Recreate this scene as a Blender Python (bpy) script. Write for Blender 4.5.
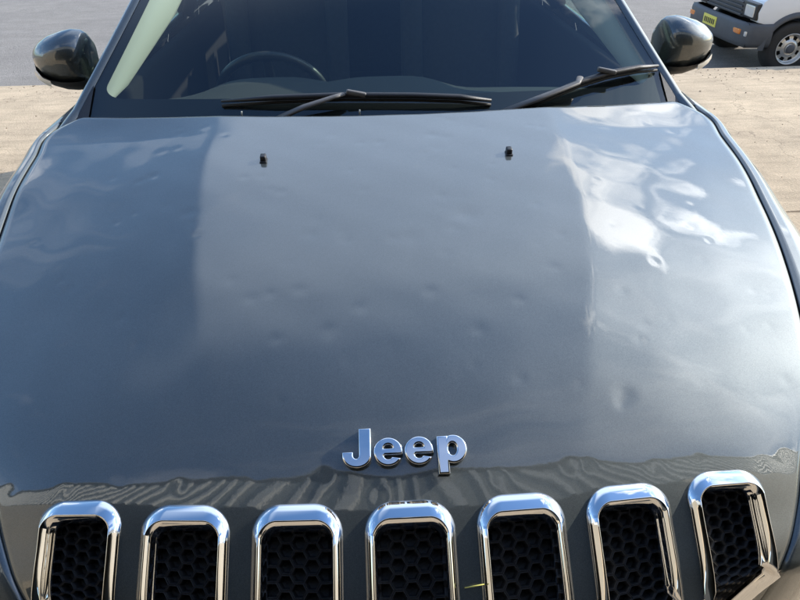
import bpy, bmesh, math, random
import numpy as np
from mathutils import Vector, Matrix

scene = bpy.context.scene
for o in list(bpy.data.objects):
    bpy.data.objects.remove(o, do_unlink=True)
COL = scene.collection
R = math.radians
random.seed(7); rng = np.random.default_rng(11)

# ------------------------------------------------------------------ camera
cam_d = bpy.data.cameras.new('camera'); cam = bpy.data.objects.new('camera', cam_d); COL.objects.link(cam)
_p, _yaw, _roll = R(32.556), R(2.348), R(0.856)
_fw = Vector((math.sin(_yaw)*math.cos(_p), math.cos(_yaw)*math.cos(_p), -math.sin(_p)))
_r = Vector((math.cos(_yaw), -math.sin(_yaw), 0)); _u = _r.cross(_fw)
_r2 = _r*math.cos(_roll) - _u*math.sin(_roll); _u2 = _u*math.cos(_roll) + _r*math.sin(_roll)
cam.matrix_world = Matrix(((_r2.x, _u2.x, -_fw.x, -0.0333), (_r2.y, _u2.y, -_fw.y, -0.5369), (_r2.z, _u2.z, -_fw.z, 1.6224), (0, 0, 0, 1)))
cam_d.sensor_fit = 'HORIZONTAL'; cam_d.sensor_width = 36.0; cam_d.lens = 36.0 * 675.0 / 800.0
cam_d.clip_start = .05; cam_d.clip_end = 3000
scene.camera = cam

# ------------------------------------------------------------------ sky, sun, exposure
SUN_AZ, SUN_EL = R(67), R(26)        # azimuth from +Y towards +X
world = bpy.data.worlds.new('World'); scene.world = world; world.use_nodes = True
nt = world.node_tree; N = nt.nodes; L = nt.links; N.clear()
out = N.new('ShaderNodeOutputWorld'); bg = N.new('ShaderNodeBackground'); bg.inputs['Strength'].default_value = .15
sky = N.new('ShaderNodeTexSky'); sky.sky_type = 'NISHITA'; sky.sun_disc = False
sky.sun_elevation = SUN_EL; sky.sun_rotation = SUN_AZ
sky.air_density = 1.5; sky.dust_density = .7; sky.ozone_density = 5.0; sky.altitude = 50
CLOUD_OFF = (33.0734, 31.5863, -2.4)
CIRRUS_OFF = (26.1747, 28.6713, -2.4)
VEIL_OFF = (9.7669, 49.9658, -2.0231)
# broken fair-weather cloud, noise offset picked so patches mirror in the bonnet
tc = N.new('ShaderNodeTexCoord'); sep = N.new('ShaderNodeSeparateXYZ'); L.new(tc.outputs['Generated'], sep.inputs[0])
def wmath(op, a, b=None):
    m = N.new('ShaderNodeMath'); m.operation = op
    for i, v in enumerate((a, b)):
        if v is None: continue
        if isinstance(v, (int, float)): m.inputs[i].default_value = v
        else: L.new(v, m.inputs[i])
    return m.outputs[0]
zz = wmath('MAXIMUM', sep.outputs[2], .04)
zz = wmath('ADD', zz, .12)
px_, py_ = wmath('DIVIDE', wmath('MULTIPLY', sep.outputs[0], -1.0), zz), wmath('DIVIDE', sep.outputs[1], zz)
cmb = N.new('ShaderNodeCombineXYZ'); L.new(px_, cmb.inputs[0]); L.new(py_, cmb.inputs[1]); cmb.inputs[2].default_value = 3.1
off = N.new('ShaderNodeVectorMath'); off.operation = 'ADD'; L.new(cmb.outputs[0], off.inputs[0]); off.inputs[1].default_value = CLOUD_OFF
n1 = N.new('ShaderNodeTexNoise'); n1.inputs['Scale'].default_value = 1.0; n1.inputs['Detail'].default_value = 9; n1.inputs['Roughness'].default_value = .60; n1.inputs['Distortion'].default_value = .35
L.new(off.outputs[0], n1.inputs['Vector'])
cr = N.new('ShaderNodeValToRGB'); cr.color_ramp.elements[0].position = .585; cr.color_ramp.elements[1].position = .66
L.new(n1.outputs[0], cr.inputs[0])
low = N.new('ShaderNodeMapRange'); low.inputs[1].default_value = .02; low.inputs[2].default_value = .18; L.new(sep.outputs[2], low.inputs[0])
cf = wmath('MULTIPLY', cr.outputs[0], low.outputs[0])
cf = wmath('MULTIPLY', cf, .9)
# thin high streaks, stretched along one wind direction
mp2 = N.new('ShaderNodeMapping'); mp2.inputs['Scale'].default_value = (.7, 1.4, 1); mp2.inputs['Rotation'].default_value = (0, 0, R(25)); mp2.inputs['Location'].default_value = CIRRUS_OFF; L.new(cmb.outputs[0], mp2.inputs[0])
n2 = N.new('ShaderNodeTexNoise'); n2.inputs['Scale'].default_value = 1.0; n2.inputs['Detail'].default_value = 8; n2.inputs['Roughness'].default_value = .62; n2.inputs['Distortion'].default_value = .9; L.new(mp2.outputs[0], n2.inputs['Vector'])
cr2 = N.new('ShaderNodeMapRange'); cr2.inputs[1].default_value = .53; cr2.inputs[2].default_value = .75; cr2.inputs[3].default_value = 0; cr2.inputs[4].default_value = .28; L.new(n2.outputs[0], cr2.inputs[0])
cf = wmath('MAXIMUM', cf, wmath('MULTIPLY', cr2.outputs[0], low.outputs[0]))
# broad thin veil, added and placed to brighten the bonnet's mirrored centre band
off3 = N.new('ShaderNodeVectorMath'); off3.operation = 'ADD'; L.new(cmb.outputs[0], off3.inputs[0]); off3.inputs[1].default_value = VEIL_OFF
n3 = N.new('ShaderNodeTexNoise'); n3.inputs['Scale'].default_value = .65; n3.inputs['Detail'].default_value = 1.5; n3.inputs['Roughness'].default_value = .4; L.new(off3.outputs[0], n3.inputs['Vector'])
cr3 = N.new('ShaderNodeMapRange'); cr3.interpolation_type = 'SMOOTHSTEP'; cr3.inputs[1].default_value = .47; cr3.inputs[2].default_value = .60; cr3.inputs[3].default_value = 0; cr3.inputs[4].default_value = .40; L.new(n3.outputs[0], cr3.inputs[0])
veil = wmath('MULTIPLY', cr3.outputs[0], low.outputs[0])
# cloud scatters forward: brighter towards the sun
dp = N.new('ShaderNodeVectorMath'); dp.operation = 'DOT_PRODUCT'; L.new(tc.outputs['Generated'], dp.inputs[0])
dp.inputs[1].default_value = (math.sin(SUN_AZ)*math.cos(SUN_EL), math.cos(SUN_AZ)*math.cos(SUN_EL), math.sin(SUN_EL))
fwd = wmath('ADD', wmath('MULTIPLY', wmath('POWER', wmath('MAXIMUM', dp.outputs['Value'], 0.0), 16.0), 4.2), 1.0)
ccol = N.new('ShaderNodeVectorMath'); ccol.operation = 'SCALE'; ccol.inputs[0].default_value = (12.5, 12.6, 12.8); L.new(fwd, ccol.inputs['Scale'])
skyt = N.new('ShaderNodeMixRGB'); skyt.blend_type = 'MULTIPLY'; skyt.inputs[0].default_value = 1; skyt.inputs[2].default_value = (.84, .95, 1.09, 1); L.new(sky.outputs[0], skyt.inputs[1])   # cool daylight white balance
vmix = N.new('ShaderNodeMixRGB'); L.new(veil, vmix.inputs[0]); L.new(skyt.outputs[0], vmix.inputs[1]); vmix.inputs[2].default_value = (9.0, 10.3, 12.0, 1)
mixc = N.new('ShaderNodeMixRGB'); L.new(cf, mixc.inputs[0]); L.new(vmix.outputs[0], mixc.inputs[1]); L.new(ccol.outputs[0], mixc.inputs[2])
L.new(mixc.outputs[0], bg.inputs['Color']); L.new(bg.outputs[0], out.inputs['Surface'])

sun_d = bpy.data.lights.new('sun', 'SUN'); sun_d.energy = 3.9; sun_d.angle = R(.53); sun_d.color = (1.0, .93, .82)
sun = bpy.data.objects.new('sun', sun_d); COL.objects.link(sun)
_sd = Vector((math.sin(SUN_AZ)*math.cos(SUN_EL), math.cos(SUN_AZ)*math.cos(SUN_EL), math.sin(SUN_EL)))
sun.rotation_euler = _sd.to_track_quat('Z', 'Y').to_euler(); sun.location = (20, 30, 30)
scene.view_settings.view_transform = 'Standard'; scene.view_settings.look = 'None'
scene.view_settings.exposure = 0.72; scene.view_settings.gamma = 1.0; scene.view_settings.use_curve_mapping = False
scene.render.resolution_x = 1024; scene.render.resolution_y = 768

# ------------------------------------------------------------------ materials
MATS = {}
def mat(name, color, rough=.5, metal=0.0, coat=0.0, coat_rough=.03, spec=.5, noise=0.0, nscale=20., bump=0.0, bscale=200., rvar=0.0):
    m = bpy.data.materials.new(name); m.use_nodes = True; t = m.node_tree; b = t.nodes['Principled BSDF']
    b.inputs['Base Color'].default_value = (*color, 1); b.inputs['Roughness'].default_value = rough; b.inputs['Metallic'].default_value = metal
    b.inputs['Coat Weight'].default_value = coat; b.inputs['Coat Roughness'].default_value = coat_rough; b.inputs['Specular IOR Level'].default_value = spec
    co = t.nodes.new('ShaderNodeTexCoord')
    if noise:
        n = t.nodes.new('ShaderNodeTexNoise'); n.inputs['Scale'].default_value = nscale; n.inputs['Detail'].default_value = 6; n.inputs['Roughness'].default_value = .65
        t.links.new(co.outputs['Object'], n.inputs['Vector'])
        mr = t.nodes.new('ShaderNodeMapRange'); mr.inputs[1].default_value = .25; mr.inputs[2].default_value = .75; mr.inputs[3].default_value = 1 - noise; mr.inputs[4].default_value = 1 + noise
        t.links.new(n.outputs[0], mr.inputs[0])
        mx = t.nodes.new('ShaderNodeMixRGB'); mx.blend_type = 'MULTIPLY'; mx.inputs[0].default_value = 1; mx.inputs[1].default_value = (*color, 1)
        t.links.new(mr.outputs[0], mx.inputs[2]); t.links.new(mx.outputs[0], b.inputs['Base Color'])
        if rvar:
            m2 = t.nodes.new('ShaderNodeMapRange'); m2.inputs[3].default_value = rough - rvar; m2.inputs[4].default_value = rough + rvar
            t.links.new(n.outputs[0], m2.inputs[0]); t.links.new(m2.outputs[0], b.inputs['Roughness'])
    if bump:
        n = t.nodes.new('ShaderNodeTexNoise'); n.inputs['Scale'].default_value = bscale; n.inputs['Detail'].default_value = 5
        t.links.new(co.outputs['Object'], n.inputs['Vector'])
        bp = t.nodes.new('ShaderNodeBump'); bp.inputs['Strength'].default_value = bump; bp.inputs['Distance'].default_value = .01
        t.links.new(n.outputs[0], bp.inputs['Height']); t.links.new(bp.outputs[0], b.inputs['Normal'])
    MATS[name] = m
    return m

def paint_material():
    """dark grey-green metallic base with fine flake, thin dust film, clear coat"""
    m = bpy.data.materials.new('grey_green_metallic_paint'); m.use_nodes = True; t = m.node_tree; b = t.nodes['Principled BSDF']
    co = t.nodes.new('ShaderNodeTexCoord')
    fl = t.nodes.new('ShaderNodeTexVoronoi'); fl.inputs['Scale'].default_value = 1400; t.links.new(co.outputs['Object'], fl.inputs['Vector'])
    hs = t.nodes.new('ShaderNodeSeparateColor'); t.links.new(fl.outputs['Color'], hs.inputs[0])
    mr = t.nodes.new('ShaderNodeMapRange'); mr.inputs[3].default_value = .82; mr.inputs[4].default_value = 1.22; t.links.new(hs.outputs[0], mr.inputs[0])
    mx = t.nodes.new('ShaderNodeMixRGB'); mx.blend_type = 'MULTIPLY'; mx.inputs[0].default_value = 1; mx.inputs[1].default_value = (.100, .112, .110, 1)
    t.links.new(mr.outputs[0], mx.inputs[2])
    du = t.nodes.new('ShaderNodeTexNoise'); du.inputs['Scale'].default_value = 3.5; du.inputs['Detail'].default_value = 8; du.inputs['Roughness'].default_value = .7
    t.links.new(co.outputs['Object'], du.inputs['Vector'])
    dr = t.nodes.new('ShaderNodeMapRange'); dr.inputs[1].default_value = .35; dr.inputs[2].default_value = .75; dr.inputs[3].default_value = .0; dr.inputs[4].default_value = .06
    t.links.new(du.outputs[0], dr.inputs[0])
    mx2 = t.nodes.new('ShaderNodeMixRGB'); t.links.new(dr.outputs[0], mx2.inputs[0]); t.links.new(mx.outputs[0], mx2.inputs[1]); mx2.inputs[2].default_value = (.42, .40, .36, 1)
    t.links.new(mx2.outputs[0], b.inputs['Base Color'])
    b.inputs['Metallic'].default_value = 1.0; b.inputs['Roughness'].default_value = .62
    b.inputs['Coat Weight'].default_value = 1.0; b.inputs['Coat IOR'].default_value = 1.85
    cr_ = t.nodes.new('ShaderNodeMapRange'); cr_.inputs[3].default_value = .015; cr_.inputs[4].default_value = .045; t.links.new(du.outputs[0], cr_.inputs[0]); t.links.new(cr_.outputs[0], b.inputs['Coat Roughness'])
    # faint orange peel in the clear coat
    op = t.nodes.new('ShaderNodeTexNoise'); op.inputs['Scale'].default_value = 130; op.inputs['Detail'].default_value = 2; t.links.new(co.outputs['Object'], op.inputs['Vector'])
    bp = t.nodes.new('ShaderNodeBump'); bp.inputs['Strength'].default_value = .010; bp.inputs['Distance'].default_value = .002
    t.links.new(op.outputs[0], bp.inputs['Height']); t.links.new(bp.outputs[0], b.inputs['Coat Normal'])
    MATS['paint'] = m
    return m
PAINT = paint_material()
CHROME = mat('chrome', (.80, .80, .80), .045, 1.0)
BLACK = mat('black_plastic', (.022, .022, .024), .45, bump=.15, bscale=900)
MESHBLK = mat('black_mesh', (.020, .020, .021), .55, spec=.35)
GAP = mat('seam_black', (.008, .008, .008), .7)
RUBBER = mat('rubber', (.022, .021, .020), .65, noise=.2, nscale=40)
FRIT = mat('black_ceramic', (.006, .006, .008), .6, spec=.2)
TRIMLT = mat('light_grey_trim', (.44, .46, .42), .8)
DASH = mat('charcoal_dash', (.028, .029, .030), .8, bump=.2, bscale=700)
SEAT = mat('dark_seat_cloth', (.030, .030, .033), .85, noise=.2, nscale=60)
WIPERM = mat('satin_wiper_arm', (.13, .125, .12), .45)
WHITE = mat('white_paint', (.78, .79, .79), .3, 0, .8, noise=.03, nscale=3)
GREYPL = mat('grey_bumper_plastic', (.085, .088, .095), .6, noise=.12, nscale=9)
STEEL = mat('silver_steel_rim', (.62, .61, .58), .35, .75, noise=.08, nscale=30)
AMBER = mat('amber_lens', (.75, .22, .03), .2, 0, .6)
CLEARL = mat('clear_lamp_lens', (.62, .63, .62), .12, .3, 1.0)
YPLATE = mat('yellow_plate', (.78, .68, .12), .4)
INK = mat('plate_black', (.02, .02, .02), .5)
MIRRORG = mat('mirror_glass', (.75, .77, .78), .02, 1.0)
SIGNAL = mat('signal_lens', (.80, .78, .70), .15, 0, 1.0)
STRAW = mat('dry_straw', (.62, .58, .14), .7)

def glass_material(name, tint, refl=1.0):
    m = bpy.data.materials.new(name); m.use_nodes = True; t = m.node_tree; t.nodes.clear()
    o = t.nodes.new('ShaderNodeOutputMaterial'); mx = t.nodes.new('ShaderNodeMixShader')
    tr = t.nodes.new('ShaderNodeBsdfTransparent'); tr.inputs[0].default_value = (*tint, 1)
    gl = t.nodes.new('ShaderNodeBsdfGlossy'); gl.inputs['Roughness'].default_value = .015
    fr = t.nodes.new('ShaderNodeFresnel'); fr.inputs[0].default_value = 1.75   # both faces of the pane together
    ge = t.nodes.new('ShaderNodeNewGeometry'); ir = t.nodes.new('ShaderNodeMapRange'); ir.inputs[3].default_value = 1.75; ir.inputs[4].default_value = 1/1.75   # thin pane: same both ways through
    t.links.new(ge.outputs['Backfacing'], ir.inputs[0]); t.links.new(ir.outputs[0], fr.inputs[0])
    t.links.new(fr.outputs[0], mx.inputs[0]); t.links.new(tr.outputs[0], mx.inputs[1]); t.links.new(gl.outputs[0], mx.inputs[2]); t.links.new(mx.outputs[0], o.inputs[0])
    return m
GLASS = glass_material('green_tinted_glass', (.88, .97, .89))
SGLASS = glass_material('side_glass', (.50, .62, .58))
DGLASS = glass_material('privacy_glass', (.10, .12, .12))

# ------------------------------------------------------------------ mesh helpers
def link(name, me, m, parent=None, smooth=True):
    if m is not None: me.materials.append(m)
    if smooth: me.polygons.foreach_set('use_smooth', [True]*len(me.polygons))
    o = bpy.data.objects.new(name, me); COL.objects.link(o)
    if parent is not None: o.parent = parent
    return o
def mesh(name, verts, faces, m, parent=None, smooth=True, fix=False):
    me = bpy.data.meshes.new(name)
    me.from_pydata([tuple(map(float, v)) for v in verts], [], [tuple(int(i) for i in f) for f in faces]); me.update()
    if fix:
        bm = bmesh.new(); bm.from_mesh(me); bmesh.ops.remove_doubles(bm, verts=bm.verts, dist=1e-6); bmesh.ops.recalc_face_normals(bm, faces=bm.faces); bm.to_mesh(me); bm.free()
    return link(name, me, m, parent, smooth)
def grid_faces(n, m, closed_m=False, off=0):
    F = []
    mm = m if closed_m else m - 1
    for i in range(n - 1):
        for j in range(mm):
            j2 = (j + 1) % m
            F.append((off + i*m + j, off + i*m + j2, off + (i+1)*m + j2, off + (i+1)*m + j))
    return F
def gridmesh(name, P, mt, parent=None, closed_m=False, smooth=True, keep=None, flip=False):
    n, m = P.shape[:2]
    F = grid_faces(n, m, closed_m)
    if flip: F = [f[::-1] for f in F]
    if keep is not None: F = [f for f, k in zip(F, keep) if k]
    return mesh(name, P.reshape(-1, 3), F, mt, parent, smooth)
class MB:
    """collects shapes for one mesh"""
    def __init__(s): s.bm = bmesh.new()
    def box(s, c, size, bevel=0.0, rot=None, seg=2):
        r = bmesh.ops.create_cube(s.bm, size=1.0); vs = r['verts']
        bmesh.ops.scale(s.bm, vec=size, verts=vs)
        if bevel:
            es = list({e for v in vs for e in v.link_edges})
            g = bmesh.ops.bevel(s.bm, geom=es, offset=bevel, segments=seg, affect='EDGES', profile=.6)
            vs = list({v for f in g['faces'] for v in f.verts} | {v for v in vs if v.is_valid})
        if rot is not None: bmesh.ops.rotate(s.bm, matrix=rot, verts=vs)
        bmesh.ops.translate(s.bm, vec=c, verts=vs)
        return s
    def raw(s, verts, faces):
        vs = [s.bm.verts.new(tuple(map(float, v))) for v in verts]
        for f in faces:
            try: s.bm.faces.new([vs[i] for i in f])
            except ValueError: pass
        return s
    def tube(s, pts, radii, n=12, flat=1.0, caps=True):
        pts = [Vector(p) for p in pts]
        if isinstance(radii, (int, float)): radii = [radii]*len(pts)
        V = []; up = Vector((0, 0, 1))
        for i, p in enumerate(pts):
            d = (pts[min(i+1, len(pts)-1)] - pts[max(i-1, 0)]).normalized()
            a = d.cross(up)
            if a.length < 1e-4: a = d.cross(Vector((1, 0, 0)))
            a.normalize(); b = a.cross(d).normalized()
            for k in range(n):
                th = 2*math.pi*k/n
                V.append(p + a*math.cos(th)*radii[i] + b*math.sin(th)*radii[i]*flat)
        F = grid_faces(len(pts), n, True)
        if caps: F += [tuple(range(n))[::-1], tuple(range((len(pts)-1)*n, len(pts)*n))]
        return s.raw(V, F)
    def lathe(s, prof, n=48, axis='X', c=(0, 0, 0)):
        V = []
        for (r, h) in prof:
            for k in range(n):
                th = 2*math.pi*k/n; a, b = r*math.cos(th), r*math.sin(th)
                V.append((c[0]+h, c[1]+a, c[2]+b) if axis == 'X' else (c[0]+a, c[1]+h, c[2]+b) if axis == 'Y' else (c[0]+a, c[1]+b, c[2]+h))
        return s.raw(V, grid_faces(len(prof), n, True))
    def build(s, name, m, parent=None, smooth=True, angle=None):
        bmesh.ops.recalc_face_normals(s.bm, faces=s.bm.faces)
        me = bpy.data.meshes.new(name); s.bm.to_mesh(me); s.bm.free()
        o = link(name, me, m, parent, smooth)
        if angle: me.set_sharp_from_angle(angle=R(angle))
        return o
def empty(name, loc, label, cat, group=None):
    o = bpy.data.objects.new(name, None); COL.objects.link(o); o.location = loc; o.empty_display_size = .1
    o['label'] = label; o['category'] = cat
    if group: o['group'] = group
    return o
# ---------- car body surface (metres; X right, Y towards the car's rear, Z up; nose near Y=0)
def _hermite(ts, pts):
    """monotone-free Catmull-Rom through pts (n,k) at knots ts; returns callable on arrays"""
    ts = np.asarray(ts, float); pts = np.asarray(pts, float)
    m = np.zeros_like(pts)
    d = (pts[1:] - pts[:-1]) / (ts[1:] - ts[:-1])[:, None]
    m[1:-1] = (d[:-1] * (ts[2:] - ts[1:-1])[:, None] + d[1:] * (ts[1:-1] - ts[:-2])[:, None]) / (ts[2:] - ts[:-2])[:, None]
    m[0] = d[0]; m[-1] = d[-1]
    def fn(t):
        t = np.clip(np.asarray(t, float), ts[0], ts[-1])
        i = np.clip(np.searchsorted(ts, t, side='right') - 1, 0, len(ts) - 2)
        h = ts[i + 1] - ts[i]; u = (t - ts[i]) / h
        u = u[..., None]; h = h[..., None]
        return ((2*u**3 - 3*u**2 + 1) * pts[i] + (u**3 - 2*u**2 + u) * h * m[i]
                + (-2*u**3 + 3*u**2) * pts[i + 1] + (u**3 - u**2) * h * m[i + 1])
    return fn
# knots t: 0 rear edge ... 1 nose crease.  centre line (Y,Z)
_TC = [0, .06, .32, .58, .76, .865, .925, 1.0]
_C = [(1.062, 1.130), (1.0, 1.123), (.70, 1.088), (.40, 1.034), (.20, .969), (.085, .903), (.015, .852), (-.062, .792)]
CENTRE = _hermite(_TC, _C)
# hood edge (X,Y,Z)
_TE = [0, .045, .12, .25, .36, .47, .57, .66, .76, .85, .91, .955, 1.0]
_E = [(.761, 1.186, 1.108), (.819, 1.135, 1.087), (.817, 1.02, 1.068), (.806, .87, 1.045), (.788, .75, 1.022),
      (.762, .62, 1.000), (.732, .50, .976), (.697, .385, .952), (.650, .255, .914), (.592, .150, .868), (.566, .099, .838), (.541, .058, .815), (.517, .029, .790)]
EDGE = _hermite(_TE, _E)
_CR = _hermite([0, .10, .32, .45, .58, .68, .80, 1.0], [(.398,), (.398,), (.377,), (.358,), (.325,), (.297,), (.262,), (.21,)])
LOWDIR = np.array([0.0, .03, -1.0])
def body(x, t):
    """point on the hood / nose surface; x metres across at station t (t>1 = below the nose crease)"""
    x = np.asarray(x, float); t = np.asarray(t, float)
    x, t = np.broadcast_arrays(x, t)
    tt = np.minimum(t, 1.0)
    c = CENTRE(tt); e = EDGE(tt); xe = e[..., 0]
    s = np.minimum(np.abs(x) / xe, 1.0)
    D = c[..., 1] - e[..., 2]
    sc = _CR(tt)[..., 0] / xe
    fade = np.clip((.86 - tt) / .28, 0, 1); fade = fade * fade * (3 - 2*fade)
    fin = .10 - .05 * fade
    a = fin * D / sc**2
    jump = (.125 * fade * np.clip(.45 + tt/.16, 0, 1)) * xe
    m = 2*a*sc + jump
    # outer part: a sc^2 + m r + k r^p = D
    r1 = 1 - sc
    p = 2.0 + 1.2 * (1 - fade)
    k = (D - a*sc**2 - m*r1) / r1**p
    r = np.maximum(s - sc, 0)
    # soft crease (about 12 mm wide)
    w = .016
    soft = np.where(np.abs(s - sc) < w, jump * ((s - sc + w)**2 / (4*w)) - jump * np.maximum(s - sc, 0), 0)
    drop = np.where(s < sc, a*s**2, a*sc**2 + m*r + k*r**p) + soft * np.where(np.abs(s-sc) < w, 1, 0)
    y = c[..., 0] + (e[..., 1] - c[..., 0]) * s**2
    z = c[..., 1] - drop
    q = np.maximum(t - 1.0, 0)
    X = x * (1 - .8 * q)
    return np.stack([X, y + LOWDIR[1]*q, z + LOWDIR[2]*q], -1)
def body_frame(x, t, h=1e-3):
    p = body(x, t)
    dx = body(x + h, t) - body(x - h, t)
    dt = body(x, t - h) - body(x, t + h)
    dx /= np.linalg.norm(dx, axis=-1, keepdims=True); dt /= np.linalg.norm(dt, axis=-1, keepdims=True)
    n = np.cross(dx, dt); n /= np.linalg.norm(n, axis=-1, keepdims=True)
    return p, dx, dt, n
# ---------- windscreen surface, u -1..1 across, v 0 bottom .. 1 top
_WC = _hermite([0, .5, 1], [(1.085, 1.092), (1.64, 1.417), (2.20, 1.655)])
_WE = _hermite([0, .376, 1], [(.782, 1.195, 1.088), (.672, 1.500, 1.302), (.565, 2.16, 1.615)])
def screen(u, v):
    u, v = np.broadcast_arrays(np.asarray(u, float), np.asarray(v, float))
    c = _WC(v); e = _WE(v)
    w = np.abs(u)**2.3
    return np.stack([u * e[..., 0], c[..., 0] + (e[..., 1] - c[..., 0]) * w, c[..., 1] + (e[..., 2] - c[..., 1]) * w], -1)
DENT_SCALE = 0.8
# ================================================================== SETTING
def ground_material(name, base, var, scale, speck, bump, bscale, tint2, crack=False):
    m = bpy.data.materials.new(name); m.use_nodes = True; t = m.node_tree; b = t.nodes['Principled BSDF']; b.inputs['Roughness'].default_value = .9; b.inputs['Specular IOR Level'].default_value = .25
    co = t.nodes.new('ShaderNodeTexCoord')
    def noise(sc, det=8, rough=.65, vec=None):
        n = t.nodes.new('ShaderNodeTexNoise'); n.inputs['Scale'].default_value = sc; n.inputs['Detail'].default_value = det; n.inputs['Roughness'].default_value = rough
        t.links.new(vec or co.outputs['Object'], n.inputs['Vector']); return n.outputs[0]
    def rng_(v, a, b_, lo, hi):
        r = t.nodes.new('ShaderNodeMapRange'); r.inputs[1].default_value = a; r.inputs[2].default_value = b_; r.inputs[3].default_value = lo; r.inputs[4].default_value = hi; t.links.new(v, r.inputs[0]); return r.outputs[0]
    def mixc(f, a, c, mode='MIX'):
        x = t.nodes.new('ShaderNodeMixRGB'); x.blend_type = mode
        if isinstance(f, float): x.inputs[0].default_value = f
        else: t.links.new(f, x.inputs[0])
        for i, v in ((1, a), (2, c)):
            if isinstance(v, tuple): x.inputs[i].default_value = (*v, 1)
            else: t.links.new(v, x.inputs[i])
        return x.outputs[0]
    big = noise(scale); mid = noise(scale*5)
    col = mixc(rng_(big, .35, .68, 0, 1), base, tint2)
    col = mixc(1.0, col, rng_(mid, .25, .75, 1-var, 1+var), 'MULTIPLY')
    # drag marks: noise stretched along X
    mp = t.nodes.new('ShaderNodeMapping'); mp.inputs['Scale'].default_value = (.5, 7, 1); t.links.new(co.outputs['Object'], mp.inputs[0])
    st = noise(2.2, 6, .6, mp.outputs[0])
    col = mixc(1.0, col, rng_(st, .3, .7, 1-var*.6, 1+var*.5), 'MULTIPLY')
    fine = noise(bscale, 4, .7)
    col = mixc(1.0, col, rng_(fine, .25, .75, 1-speck, 1+speck), 'MULTIPLY')
    h = fine
    if crack:
        v = t.nodes.new('ShaderNodeTexVoronoi'); v.feature = 'DISTANCE_TO_EDGE'; v.inputs['Scale'].default_value = .55
        w = t.nodes.new('ShaderNodeVectorMath'); w.operation = 'ADD'; dn = t.nodes.new('ShaderNodeTexNoise'); dn.inputs['Scale'].default_value = 3; dn.inputs['Detail'].default_value = 6
        t.links.new(co.outputs['Object'], dn.inputs['Vector']); t.links.new(co.outputs['Object'], w.inputs[0]); t.links.new(dn.outputs['Color'], w.inputs[1]); t.links.new(w.outputs[0], v.inputs['Vector'])
        ck = rng_(v.outputs['Distance'], .0, .006, .62, 1.0)
        col = mixc(1.0, col, ck, 'MULTIPLY')
    t.links.new(col, b.inputs['Base Color'])
    bp = t.nodes.new('ShaderNodeBump'); bp.inputs['Strength'].default_value = bump; bp.inputs['Distance'].default_value = .012
    t.links.new(h, bp.inputs['Height']); t.links.new(bp.outputs[0], b.inputs['Normal'])
    return m
CONC = ground_material('weathered_concrete', (.54, .425, .29), .22, .7, .22, .5, 70, (.44, .345, .24), True)
ASPH = ground_material('worn_asphalt', (.275, .250, .222), .13, .6, .38, .7, 55, (.235, .215, .194))
DIRT = ground_material('dry_ground', (.30, .25, .18), .25, .15, .3, .5, 20, (.22, .20, .13))
BRICKW = mat('tan_rendered_wall', (.50, .41, .29), .85, noise=.12, nscale=2, bump=.3, bscale=60)
CLAD = mat('corrugated_steel', (.24, .25, .235), .55, 0, noise=.06, nscale=4)
DARKIN = mat('dark_interior', (.035, .038, .040), .8, noise=.2, nscale=2)
DFLOOR = mat('shed_floor', (.12, .115, .105), .8, noise=.2, nscale=2)

def ground_z(y):
    return float(np.interp(y, [-50, 3.6, 4.2, 6.6], [0, 0, -.012, -.185]))
# far ground to the horizon, below everything else
far = mesh('ground', [(-900, -900, -.66), (900, -900, -.66), (900, 900, -.66), (-900, 900, -.66)], [(0, 1, 2, 3)], DIRT, smooth=False)
far['kind'] = 'structure'
# road beyond the lip: crowned sheet with its own thickness
ry = [6.63, 7.0, 7.6, 9.0, 11.0, 13.0, 14.6, 15.2]; rz = [-.36, -.44, -.44, -.40, -.36, -.38, -.42, -.46]
V = []; F = []
xs = np.linspace(-60, 60, 25)
for x in xs:
    for y, z in zip(ry, rz): V.append((x, y, z))
F = grid_faces(len(xs), len(ry)); F = [f[::-1] for f in F]
road = mesh('road', V, F, ASPH); road['kind'] = 'structure'
# concrete apron: separate slabs with open joints
ap_root = bpy.data.objects.new('concrete_apron', None); COL.objects.link(ap_root); ap_root['kind'] = 'structure'
ys = [-14, -8, -2.5, 2.758, 6.60]; xb = [-24, -18, -12, -6.4, -.6, 5.4, 11, 17, 23]
for i in range(len(xb)-1):
    for j in range(len(ys)-1):
        g = .004
        x0, x1 = xb[i]+g, xb[i+1]-g; y0, y1 = ys[j]+g, ys[j+1]-(g if j < len(ys)-2 else 0)
        yy = sorted({y0, y1, *[y for y in (3.2, 3.6, 3.9, 4.2, 5.0, 5.8) if y0 < y < y1]})
        dz = rng.uniform(-.002, .002)
        V = []; F = []
        e = .008
        prof = [(y0, -.30)] + [(y0, ground_z(y0)-e+dz), (y0+e, ground_z(y0)+dz)] + [(y, ground_z(y)+dz) for y in yy[1:-1]] + [(y1-e, ground_z(y1)+dz), (y1, ground_z(y1)-e+dz)] + [(y1, -.45 if j == len(ys)-2 else -.30)]
        for x in (x0, x1): V += [(x, y, z) for y, z in prof]
        n = len(prof)
        F = [(k, n+k, n+k+1, k+1) for k in range(n-1)] + [tuple(range(n)), tuple(range(2*n-1, n-1, -1))]
        mesh('slab', V, F, CONC, ap_root, smooth=False, fix=True)
# dark bed under the open joints
bed = mesh('joint_bed', [(-24, -14, -.06), (23, -14, -.06), (23, 3.0, -.06), (-24, 3.0, -.06)], [(0, 1, 2, 3)], DARKIN, ap_root, smooth=False)

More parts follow.
